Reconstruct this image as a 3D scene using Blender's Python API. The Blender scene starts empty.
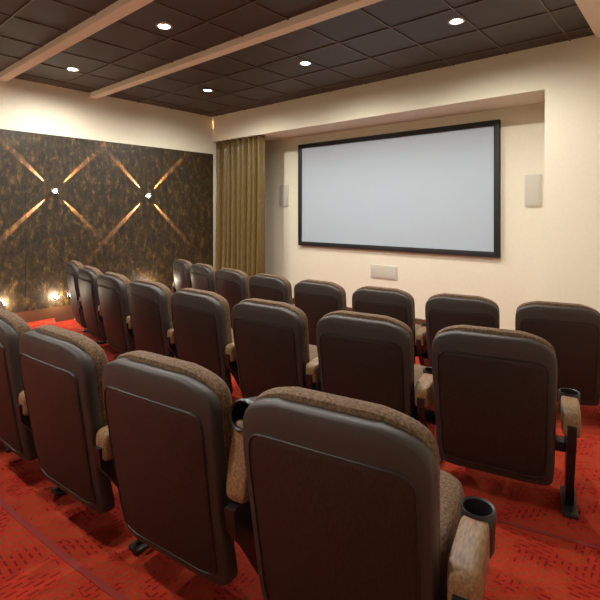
import bpy, bmesh, math, random
from mathutils import Vector, Matrix
random.seed(3)
S=1.35; Z0=1.20
def P(x,y,z): return Vector((x*S,y*S,(z+Z0)*S))
scene=bpy.context.scene
scene.view_settings.view_transform='Standard'
# ---------------------------------------------------------------- materials
def newmat(name):
    m=bpy.data.materials.new(name); m.use_nodes=True
    nt=m.node_tree; b=nt.nodes['Principled BSDF']
    return m,nt,b
def simple(name,col,rough=.5,metal=0,spec=.5,noise=None,bump=0,nscale=60,stretch=(1,1,1)):
    m,nt,b=newmat(name)
    b.inputs['Base Color'].default_value=(*col,1); b.inputs['Roughness'].default_value=rough
    b.inputs['Metallic'].default_value=metal; b.inputs['Specular IOR Level'].default_value=spec
    if noise or bump:
        tc=nt.nodes.new('ShaderNodeTexCoord'); mp=nt.nodes.new('ShaderNodeMapping')
        mp.inputs['Scale'].default_value=stretch
        nt.links.new(tc.outputs['Object'],mp.inputs[0])
        n=nt.nodes.new('ShaderNodeTexNoise'); n.inputs['Scale'].default_value=nscale; n.inputs['Detail'].default_value=6
        nt.links.new(mp.outputs[0],n.inputs['Vector'])
        if noise:
            r=nt.nodes.new('ShaderNodeValToRGB'); r.color_ramp.elements[0].position=.35; r.color_ramp.elements[1].position=.65
            r.color_ramp.elements[0].color=(*col,1); r.color_ramp.elements[1].color=(*noise,1)
            nt.links.new(n.outputs['Fac'],r.inputs[0]); nt.links.new(r.outputs[0],b.inputs['Base Color'])
        if bump:
            bp=nt.nodes.new('ShaderNodeBump'); bp.inputs['Strength'].default_value=bump; bp.inputs['Distance'].default_value=.004
            nt.links.new(n.outputs['Fac'],bp.inputs['Height']); nt.links.new(bp.outputs[0],b.inputs['Normal'])
    return m
def emis(name,col,st):
    m,nt,b=newmat(name); b.inputs['Emission Color'].default_value=(*col,1); b.inputs['Emission Strength'].default_value=st
    b.inputs['Base Color'].default_value=(*col,1); return m
M={}
M['wall']=simple('wall_paint',(.77,.72,.57),.85,noise=(.75,.70,.55),bump=.1,nscale=30)
M['tile']=simple('ceiling_tile',(.032,.019,.013),.5,noise=(.058,.036,.025),nscale=120,bump=.5)
M['grid']=simple('ceiling_grid',(.11,.075,.052),.4,metal=.3)
M['beam']=simple('beam_paint',(.80,.72,.57),.8)
M['shell']=simple('seat_shell',(.030,.024,.020),.52,noise=(.038,.030,.025),nscale=500,bump=.12,spec=.45)
M['inner']=simple('seat_back_panel',(.012,.0075,.0055),.48,noise=(.026,.016,.011),nscale=60,stretch=(3,1,1),bump=.10,spec=.4)
M['fabric']=simple('seat_fabric',(.06,.034,.018),.9,noise=(.175,.105,.055),nscale=110,stretch=(1,1,1),bump=.6)
M['arm']=simple('arm_wood_laminate',(.14,.076,.035),.5,noise=(.28,.165,.08),nscale=28,stretch=(5,1,5),bump=.1)
M['black']=simple('black_metal',(.012,.012,.013),.38)
M['frame']=simple('screen_frame_velvet',(.008,.008,.010),.6)
M['screen']=simple('screen_fabric',(.415,.485,.555),.75)
M['base']=simple('baseboard_wood',(.10,.045,.02),.5)
M['edge_shade']=simple('step_edge_shade',(.20,.014,.008),.9)  # darker red puts the shading along step edges into the colour
M['grille']=simple('speaker_grille',(.60,.57,.47),.6,noise=(.5,.47,.39),nscale=400)
M['whitep']=simple('white_plastic',(.75,.71,.59),.5)
M['chrome']=simple('sconce_metal',(.7,.6,.5),.25,metal=1)
M['glow']=emis('lamp_glow',(1,.98,.95),60)
M['glow2']=emis('sconce_glow',(1,.88,.74),25)
# curtain
M['curtain']=simple('curtain_fabric',(.085,.052,.013),.38,noise=(.165,.108,.030),nscale=25,stretch=(6,6,.5),bump=.2)
M['curtain'].node_tree.nodes['Principled BSDF'].inputs['Metallic'].default_value=.15
M['curtain'].node_tree.nodes['Principled BSDF'].inputs['Sheen Weight'].default_value=.3
M['curtain'].node_tree.nodes['Principled BSDF'].inputs['Sheen Tint'].default_value=(1,.8,.4,1)
# wall panels
def panelmat():
    m,nt,b=newmat('crushed_velvet_panel')
    tc=nt.nodes.new('ShaderNodeTexCoord'); mp=nt.nodes.new('ShaderNodeMapping'); mp.inputs['Scale'].default_value=(1,1.9,1)
    nt.links.new(tc.outputs['Object'],mp.inputs[0])
    n=nt.nodes.new('ShaderNodeTexNoise'); n.inputs['Scale'].default_value=7; n.inputs['Detail'].default_value=12; n.inputs['Roughness'].default_value=.8; n.inputs['Distortion'].default_value=.5
    nt.links.new(mp.outputs[0],n.inputs['Vector'])
    r=nt.nodes.new('ShaderNodeValToRGB'); e=r.color_ramp.elements
    e[0].position=.42; e[0].color=(.008,.0055,.0025,1); e[1].position=.70; e[1].color=(.24,.135,.038,1)
    k=e.new(.54); k.color=(.040,.025,.008,1)
    nt.links.new(n.outputs['Fac'],r.inputs[0]); nt.links.new(r.outputs[0],b.inputs['Base Color'])
    b.inputs['Roughness'].default_value=.5
    b.inputs['Sheen Weight'].default_value=.1; b.inputs['Sheen Tint'].default_value=(1,.7,.3,1)
    bp=nt.nodes.new('ShaderNodeBump'); bp.inputs['Strength'].default_value=.5; bp.inputs['Distance'].default_value=.004
    nt.links.new(n.outputs['Fac'],bp.inputs['Height']); nt.links.new(bp.outputs[0],b.inputs['Normal'])
    return m
M['panel']=panelmat()
def carpet():
    m,nt,b=newmat('patterned_carpet'); L=nt.links
    tc=nt.nodes.new('ShaderNodeTexCoord')
    def brick(rot,bw,rh,ms):
        mp=nt.nodes.new('ShaderNodeMapping'); mp.inputs['Rotation'].default_value=(0,0,rot); L.new(tc.outputs['Object'],mp.inputs[0])
        br=nt.nodes.new('ShaderNodeTexBrick'); br.inputs['Scale'].default_value=1
        br.inputs['Brick Width'].default_value=bw; br.inputs['Row Height'].default_value=rh; br.inputs['Mortar Size'].default_value=ms
        br.inputs['Mortar Smooth'].default_value=.1
        br.inputs['Color1'].default_value=(1,1,1,1); br.inputs['Color2'].default_value=(1,1,1,1); br.inputs['Mortar'].default_value=(0,0,0,1)
        L.new(mp.outputs[0],br.inputs['Vector']); return br
    b1=brick(0,.055,.026,.0095); b2=brick(math.pi/2,.055,.026,.0095)
    ch=nt.nodes.new('ShaderNodeTexChecker'); ch.inputs['Scale'].default_value=4.2
    ch.inputs['Color1'].default_value=(1,1,1,1); ch.inputs['Color2'].default_value=(0,0,0,1); L.new(tc.outputs['Object'],ch.inputs[0])
    mx=nt.nodes.new('ShaderNodeMix'); mx.data_type='RGBA'; L.new(ch.outputs[0],mx.inputs[0]); L.new(b1.outputs['Color'],mx.inputs[6]); L.new(b2.outputs['Color'],mx.inputs[7])
    n=nt.nodes.new('ShaderNodeTexNoise'); n.inputs['Scale'].default_value=9; n.inputs['Detail'].default_value=3; L.new(tc.outputs['Object'],n.inputs['Vector'])
    rr=nt.nodes.new('ShaderNodeValToRGB'); rr.color_ramp.elements[0].color=(.32,.022,.011,1); rr.color_ramp.elements[1].color=(.38,.032,.014,1)
    rr.color_ramp.elements[0].position=.35; rr.color_ramp.elements[1].position=.65; L.new(n.outputs['Fac'],rr.inputs[0])
    rd=nt.nodes.new('ShaderNodeValToRGB'); rd.color_ramp.elements[0].color=(.14,.014,.008,1); rd.color_ramp.elements[1].color=(.19,.065,.022,1)
    rd.color_ramp.elements[0].position=.46; rd.color_ramp.elements[1].position=.54; L.new(n.outputs['Fac'],rd.inputs[0])
    m2=nt.nodes.new('ShaderNodeMix'); m2.data_type='RGBA'; L.new(mx.outputs[2],m2.inputs[0]); L.new(rr.outputs[0],m2.inputs[6]); L.new(rd.outputs[0],m2.inputs[7])
    L.new(m2.outputs[2],b.inputs['Base Color']); b.inputs['Roughness'].default_value=.95; b.inputs['Specular IOR Level'].default_value=.1
    n2=nt.nodes.new('ShaderNodeTexNoise'); n2.inputs['Scale'].default_value=350; L.new(tc.outputs['Object'],n2.inputs['Vector'])
    bp=nt.nodes.new('ShaderNodeBump'); bp.inputs['Strength'].default_value=.5; bp.inputs['Distance'].default_value=.004
    L.new(n2.outputs['Fac'],bp.inputs['Height']); L.new(bp.outputs[0],b.inputs['Normal'])
    return m
M['carpet']=carpet()
# ---------------------------------------------------------------- helpers
def obj_from_bm(bm,name,mats,smooth=None):
    bmesh.ops.recalc_face_normals(bm,faces=bm.faces)
    me=bpy.data.meshes.new(name); bm.to_mesh(me); bm.free()
    for k in mats: me.materials.append(M[k])
    if smooth is not None:
        me.polygons.foreach_set('use_smooth',[True]*len(me.polygons)); me.set_sharp_from_angle(angle=math.radians(smooth))
    o=bpy.data.objects.new(name,me); scene.collection.objects.link(o); return o
def box(bm,a,b,mat=0,bev=0):
    lo=[min(a[i],b[i]) for i in range(3)]; hi=[max(a[i],b[i]) for i in range(3)]
    vs=[bm.verts.new((x,y,z)) for x in (lo[0],hi[0]) for y in (lo[1],hi[1]) for z in (lo[2],hi[2])]
    idx=[(0,1,3,2),(4,6,7,5),(0,4,5,1),(2,3,7,6),(0,2,6,4),(1,5,7,3)]
    fs=[bm.faces.new([vs[i] for i in f]) for f in idx]
    if bev:
        es=list({e for f in fs for e in f.edges})
        r=bmesh.ops.bevel(bm,geom=es,offset=bev,segments=3,affect='EDGES',profile=.5)
        fs=r['faces']+[f for f in fs if f.is_valid]
    for f in fs:
        if f.is_valid: f.material_index=mat
def boxobj(name,a,b,mat,bev=0):
    bm=bmesh.new(); box(bm,a,b,0,bev); return obj_from_bm(bm,name,[mat],40 if bev else None)
def cyl(bm,c,r,h,mat=0,n=32,axis='z',r2=None):
    rot=Matrix.Identity(4)
    if axis=='y': rot=Matrix.Rotation(math.pi/2,4,'X')
    if axis=='x': rot=Matrix.Rotation(math.pi/2,4,'Y')
    r_=bmesh.ops.create_cone(bm,cap_ends=True,segments=n,radius1=r,radius2=r if r2 is None else r2,depth=h,matrix=Matrix.Translation(c)@rot)
    for f in {f for v in r_['verts'] for f in v.link_faces}: f.material_index=mat
def slab(bm,outline,c,layers,fn,mat,absolute=False):
    prev=None; n=len(outline)
    cv=bm.verts.new(fn(c[0],c[1],layers[0][1]))
    for (r,d) in layers:
        ring=[bm.verts.new(fn(c[0]+(p[0]-c[0])*r,c[1]+(p[1]-c[1])*r,d)) for p in outline]
        if prev is None:
            for i in range(n): bm.faces.new((cv,ring[i],ring[(i+1)%n])).material_index=mat
        else:
            for i in range(n): bm.faces.new((prev[i],prev[(i+1)%n],ring[(i+1)%n],ring[i])).material_index=mat
        prev=ring
    ce=bm.verts.new(fn(c[0],c[1],layers[-1][1]))
    for i in range(n): bm.faces.new((ce,prev[(i+1)%n],prev[i])).material_index=mat
def superell(w,z0,z1,n=7,arch=0,taper=0,N=88,nb=None):
    pts=[];H=(z1-z0)/2;zc=(z0+z1)/2; nb=nb or n
    for i in range(N):
        t=2*math.pi*(i+.5)/N
        nn=n if math.sin(t)>0 else nb
        cx=math.copysign(abs(math.cos(t))**(2/nn),math.cos(t)); sz=math.copysign(abs(math.sin(t))**(2/nn),math.sin(t))
        z=zc+sz*H-arch*cx*cx*max(0,sz)
        x=cx*w*(1-taper*max(0,(-sz*.5+.5))**1.5)
        pts.append((x,z))
    return pts
# ---------------------------------------------------------------- theater seat mesh
CH=.95; HW=.292; PITCH=.70; A=.035
def seat_mesh(right,raised=False):
    bm=bmesh.new()
    def back(x,z,d):
        zz=max(0,CH-z)
        return (x, d+.36*x*x+.175*zz-.03*math.sin(min(1,zz/CH)*math.pi), z)
    out=superell(HW,.175,CH-.014,11,.060,.05,nb=16)
    slab(bm,out,(0,.57),[(.3,0),(.6,0),(.85,0),(.965,.0005),(.982,.003),(.993,.009),(1,.020),(1,.050),(.985,.056)],back,0)
    hw=HW*.885
    inn=superell(hw,.22,CH-.105,14,.048,.05,nb=18)
    inn=[(x,z+(-.018*(1-abs(x)/hw)**2+.014*math.cos(x/hw*math.pi*2)*.5 if z>.7 else 0)) for x,z in inn]
    slab(bm,inn,(0,.54),[(.3,-.005),(.6,-.005),(.9,-.005),(.968,-.005),(.974,-.0042),(.979,-.0078),(.987,-.0085),(.994,-.006),(.998,.003),(.998,.02)],back,1)
    cush=superell(HW*.985,.37,CH+.002,9,.060,.04)
    slab(bm,cush,(0,.65),[(.9,.045),(.985,.050),(1.0,.060),(1.003,.078),(.998,.098),(.98,.114),(.94,.126),(.8,.134),(.5,.136),(.3,.136)],back,2)
    so=superell(.275,.19,.67,6)
    slab(bm,so,(0,.42),[(.5,.31),(.93,.31),(.97,.32),(.985,.355)],lambda x,y,z:(x,y,z+A),3)
    slab(bm,so,(0,.42),[(.95,.355),(1,.365),(1.01,.39),(1,.425),(.975,.45),(.92,.464),(.7,.47),(.4,.472)],lambda x,y,z:(x,y,z+A+.03*(y-.3)),2)
    box(bm,(-.33,.25,.28+A),(.33,.33,.33+A),3,.006)
    xs=[(-PITCH/2,raised)]+([(PITCH/2,False)] if right else [])
    for sx,up in xs:
        prof=[(.06,.49+A),(.36,.49+A),(.37,.43+A),(.34,.32),(.365,.20),(.41,.02),(.315,.02),(.25,.18),(.15,.34),(.07,.41+A)]
        vl=[bm.verts.new((sx-.019,y,z)) for y,z in prof]; vr=[bm.verts.new((sx+.019,y,z)) for y,z in prof]
        bm.faces.new(vl).material_index=3; bm.faces.new(vr[::-1]).material_index=3
        for i in range(len(prof)):
            j=(i+1)%len(prof); bm.faces.new((vl[i],vl[j],vr[j],vr[i])).material_index=3
        box(bm,(sx-.035,.235,0),(sx+.035,.50,.022),3,.006)
        cyl(bm,(sx,.265,.026),.011,.012,3,10); cyl(bm,(sx,.47,.026),.011,.012,3,10)
        n0=len(bm.verts)
        ao=superell(.041,.075,.325,5,N=40)
        slab(bm,ao,(0,.20),[(.7,.44),(.94,.442),(1,.455),(1,.52),(.985,.537),(.93,.547),(.75,.551),(.4,.552)],lambda x,y,z,sx=sx:(x+sx,y,z+A-.05*max(0,.2-y)),4)
        cx,cy=sx,.345; N=32
        prof=[(.0,.43),(.040,.43),(.046,.445),(.049,.52),(.051,.556),(.047,.562),(.041,.558),(.038,.50),(.036,.470),(0,.470)]
        prof=[(r,z+A) for r,z in prof]
        rings=[]
        for r,z in prof:
            if r==0: rings.append([bm.verts.new((cx,cy,z))])
            else: rings.append([bm.verts.new((cx+r*math.cos(2*math.pi*i/N),cy+r*math.sin(2*math.pi*i/N),z)) for i in range(N)])
        for a,b in zip(rings,rings[1:]):
            for i in range(N):
                j=(i+1)%N
                if len(a)==1: f=bm.faces.new((a[0],b[i],b[j]))
                elif len(b)==1: f=bm.faces.new((b[0],a[j],a[i]))
                else: f=bm.faces.new((a[i],a[j],b[j],b[i]))
                f.material_index=3
        if up:
            bm.verts.ensure_lookup_table()
            vs=[bm.verts[i] for i in range(n0,len(bm.verts))]
            bmesh.ops.rotate(bm,verts=vs,cent=(sx,.09,.50+A),matrix=Matrix.Rotation(math.radians(78),3,'X'))
            for v in vs: v.co.y+=.04
    bmesh.ops.recalc_face_normals(bm,faces=bm.faces)
    me=bpy.data.meshes.new('theater_seat'); bm.to_mesh(me); bm.free()
    for k in ('shell','inner','fabric','black','arm'): me.materials.append(M[k])
    me.polygons.foreach_set('use_smooth',[True]*len(me.polygons)); me.set_sharp_from_angle(angle=math.radians(50))
    return me
m_left=seat_mesh(False); m_both=seat_mesh(True); m_up=seat_mesh(True,True)
XC=-2.37; YC=9.5
fzs=[-.985,-1.085,-1.13,-1.20]
ROWS=[(8.97,fzs[1]),(8.0,fzs[2]),(6.92,fzs[3])]   # radius, floor z (units)
for ri,(R,fz) in enumerate(ROWS):
    for i in range(8):
        off=(i-3.5)*PITCH/S
        a=off/R
        me=(m_up if ri==0 else m_both) if i==7 else m_left
        o=bpy.data.objects.new('theater_seat',me)
        scene.collection.objects.link(o)
        o.location=P(XC+R*math.sin(a),YC-R*math.cos(a),fz); o.rotation_euler=(0,0,a)
# ---------------------------------------------------------------- room
XL,XR,YB,YS,YF=-5.0,.55,-1.3,3.95,4.43
CZ=1.295; SZ=.955
steps=[9.0,8.03,6.95]
def ystep(R,x): return YC-math.sqrt(R*R-(x-XC)**2)
def yy(k,x):
    if k<0: return YB
    if k>2: return YF
    return ystep(steps[k],x)
bm=bmesh.new(); N=80
for i in range(N):
    xa=XL+(XR-XL)*i/N; xb=XL+(XR-XL)*(i+1)/N
    for t in range(4):
        bm.faces.new([bm.verts.new(P(x,y,fzs[t])) for x,y in ((xa,yy(t-1,xa)),(xb,yy(t-1,xb)),(xb,yy(t,xb)),(xa,yy(t,xa)))])
        if t<3:
            bm.faces.new([bm.verts.new(P(x,yy(t,x),z)) for x,z in ((xa,fzs[t]),(xb,fzs[t]),(xb,fzs[t+1]),(xa,fzs[t+1]))])
bmesh.ops.remove_doubles(bm,verts=bm.verts,dist=.0005)
obj_from_bm(bm,'floor',['carpet'])
for t in range(3):
    bm=bmesh.new(); pr=[(-.012,.0),(-.012,.002),(.006,.002),(.009,-.004),(.009,-.02),(0,-.02)]
    rows=[[bm.verts.new(P(x,yy(t,x)+a,fzs[t]+b)) for a,b in pr] for x in [XL+(XR-XL)*i/N for i in range(N+1)]]
    for a,b in zip(rows,rows[1:]):
        for j in range(len(pr)-1): bm.faces.new((a[j],b[j],b[j+1],a[j+1]))
    obj_from_bm(bm,'trim_step_edge_shade_%d'%(t+1),['edge_shade'],40)  # added dark strip, stands in for shading at the step edge
W=.1
boxobj('wall_left',P(XL-W,YB-W,-1.2),P(XL,YF+W,CZ+.1),'wall')
boxobj('wall_front',P(XL,YF,-1.2),P(XR,YF+W,CZ+.1),'wall')
boxobj('wall_right',P(XR,YB-W,-1.2),P(XR+W,YF+W,CZ+.1),'wall')
boxobj('wall_back',P(XL,YB-W,-1.2),P(XR,YB,CZ+.1),'wall')
boxobj('wall_front_pier',P(-.904,YS,-1.20),P(XR,YF,SZ),'wall')
boxobj('soffit_front',P(XL,YS,SZ),P(XR,YF,CZ),'wall')
boxobj('soffit_side',P(-.56,YB,CZ-.03),P(XR,YS,CZ),'wall')
boxobj('ceiling',P(XL,YB,CZ),P(XR,YF,CZ+.1),'tile')
bm=bmesh.new(); T=.45; gw=.006
x=XL+.22
while x<-.56:
    box(bm,P(x-gw,YB,CZ-.007),P(x+gw,YS,CZ)); x+=T
y=YB+.1
while y<YS:
    box(bm,P(XL,y-gw,CZ-.008),P(-.56,y+gw,CZ)); y+=T
obj_from_bm(bm,'ceiling_grid',['grid'])
for k,yb in enumerate((.50,1.40,2.28)):
    boxobj('trim_beam_%d'%(k+1),P(XL,yb,CZ-.05),P(-.56,yb+.085,CZ),'beam')
boxobj('baseboard_left',P(XL,YB,-1.20),P(XL+.02,YF,-.97),'base')
boxobj('baseboard_front',P(XL,YF-.02,-1.20),P(-.904,YF,-1.11),'base')
boxobj('baseboard_pier',P(-.904,YS-.02,-1.20),P(XR,YS,-1.11),'base')
ppw=.525; y=1.907-ppw*6.5
bm=bmesh.new()
while y<YS-.05:
    y2=min(y+ppw,YS-.002)
    if y2>YB: box(bm,P(XL,max(y,YB)+.001,-.97),P(XL+.022,y2-.001,.785),0)
    y+=ppw
obj_from_bm(bm,'wall_panel_velvet',['panel'],40)
# curtain
bm=bmesh.new(); nx=240; nz=16; cols=[]
for i in range(nx+1):
    t=i/nx; col=[]
    for j in range(nz+1):
        v=j/nz
        x=XL+.010+t*.93; ph=t*2*math.pi*9.5+.5*math.sin(t*17)
        amp=(.044+.014*math.sin(t*23))*(.7+.35*(1-v))
        y=4.012+amp*math.sin(ph+.25*math.sin(v*4+t*9)); xx=x+.012*math.cos(ph)*(1-v)*(1 if t>.03 else 0)
        col.append(bm.verts.new(P(xx,y,-1.195+v*(SZ+1.193))))
    cols.append(col)
for i in range(nx):
    for j in range(nz): bm.faces.new((cols[i][j],cols[i+1][j],cols[i+1][j+1],cols[i][j+1]))
o=obj_from_bm(bm,'curtain',['curtain'],180)
sm=o.modifiers.new('s','SOLIDIFY'); sm.thickness=.004
# screen
x0,x1,z0,z1=-3.83,-1.38,-.42,.85; fw=.05; yw=YF-.004
bm=bmesh.new()
box(bm,P(x0,YF-.05,z0),P(x0+fw,yw,z1),0,.006); box(bm,P(x1-fw,YF-.05,z0),P(x1,yw,z1),0,.006)
box(bm,P(x0+fw*.5,YF-.049,z0),P(x1-fw*.5,yw,z0+fw),0,.006); box(bm,P(x0+fw*.5,YF-.049,z1-fw),P(x1-fw*.5,yw,z1),0,.006)
box(bm,P(x0+.02,YF-.03,z0+.02),P(x1-.02,yw,z1-.02),1)
obj_from_bm(bm,'projection_screen',['frame','screen'],40)
def speaker(xa,xb,za,zb):
    bm=bmesh.new()
    box(bm,P(xa,YF-.012,za),P(xb,YF,zb),1,.003)
    box(bm,P(xa+.012,YF-.016,za+.012),P(xb-.012,YF-.01,zb-.012),0,.003)
    obj_from_bm(bm,'in_wall_speaker',['grille','whitep'],40)
speaker(-4.19,-4.03,.07,.355); speaker(-1.175,-1.035,.045,.335); speaker(-2.78,-2.45,-.735,-.585)
# downlights
def downlight(x,y,power):
    bm=bmesh.new(); c=P(x,y,CZ)
    N=32; prof=[(.075,0),(.075,-.006),(.055,-.008),(.050,.0)]
    rs=[[bm.verts.new((r*math.cos(2*math.pi*i/N),r*math.sin(2*math.pi*i/N),z)) for i in range(N)] for r,z in prof]
    for a,b in zip(rs,rs[1:]):
        for i in range(N): bm.faces.new((a[i],a[(i+1)%N],b[(i+1)%N],b[i]))
    f=bm.faces.new([bm.verts.new((.05*math.cos(2*math.pi*i/N),.05*math.sin(2*math.pi*i/N),-.004)) for i in range(N)]); f.material_index=1
    o=obj_from_bm(bm,'downlight',['whitep','glow'],40); o.location=c-Vector((0,0,.001))
    l=bpy.data.lights.new('lamp','SPOT'); l.energy=power; l.spot_size=math.radians(172); l.spot_blend=.6; l.shadow_soft_size=.03; l.color=(1,.955,.88)
    lo=bpy.data.objects.new('lamp',l); scene.collection.objects.link(lo); lo.parent=o; lo.location=(0,0,-.012)
PW=165
for x in (-4.28,-2.81,-1.34): downlight(x,1.80,PW)
for x in (-3.94,-2.58,-1.24): downlight(x,3.05,PW)
for x in (-4.28,-2.81,-1.34): downlight(x,-.1,PW)  # row out of view, added to light the room
# sconces
def sconce(y,z):
    bm=bmesh.new()
    box(bm,(0,-.035,-.035),(.02,.035,.035),0,.004)
    for k in range(4):
        a=math.radians(45+90*k); 
        m=Matrix.Translation((.035,.028*math.cos(a),.028*math.sin(a)))@Matrix.Rotation(a,4,'X')@Matrix.Rotation(-math.pi/2,4,'X')
        r_=bmesh.ops.create_cone(bm,cap_ends=True,segments=16,radius1=.014,radius2=.018,depth=.05,matrix=m)
        for f in {f for v in r_['verts'] for f in v.link_faces}: f.material_index=0
    box(bm,(.02,-.028,-.028),(.05,.028,.028),1,.008)
    o=obj_from_bm(bm,'wall_sconce',['chrome','glow2'],40); o.location=P(XL+.022,y,z)
    for k in range(4):
        a=math.radians(45+90*k)
        l=bpy.data.lights.new('beam','SPOT'); l.energy=1300; l.spot_size=math.radians(8.5); l.spot_blend=.4; l.shadow_soft_size=.004; l.color=(1,.52,.27)
        lo=bpy.data.objects.new('beam',l); scene.collection.objects.link(lo); lo.parent=o
        lo.location=(.020,.055*math.cos(a),.055*math.sin(a))
        d=Vector((-.075,math.cos(a),math.sin(a))); lo.rotation_euler=d.to_track_quat('-Z','Y').to_euler()
sconce(1.907,.214); sconce(2.957,.192); sconce(.857,.214)
def uplight(y,z):
    bm=bmesh.new(); cyl(bm,(.012,0,0),.030,.024,0,24,'x'); cyl(bm,(.026,0,0),.022,.006,1,24,'x')
    o=obj_from_bm(bm,'wall_step_light',['chrome','glow'],40); o.location=P(XL+.022,y,z)
    l=bpy.data.lights.new('lamp','POINT'); l.energy=10; l.shadow_soft_size=.02; l.color=(1,.80,.60)
    lo=bpy.data.objects.new('lamp',l); scene.collection.objects.link(lo); lo.parent=o; lo.location=(.08,0,0)
uplight(1.93,-.87); uplight(1.455,-.87); uplight(2.96,-.87)
# world
w=bpy.data.worlds.new('world'); scene.world=w; w.use_nodes=True
w.node_tree.nodes['Background'].inputs[0].default_value=(.9,.8,.7,1); w.node_tree.nodes['Background'].inputs[1].default_value=.05
# camera
cam=bpy.data.cameras.new('camera'); co=bpy.data.objects.new('camera',cam); scene.collection.objects.link(co)
co.location=P(0,0,0); co.rotation_euler=(math.radians(90),0,math.radians(40.9))
cam.sensor_width=36; cam.lens=27.6; cam.shift_y=-88/600; cam.clip_start=.02
scene.camera=co
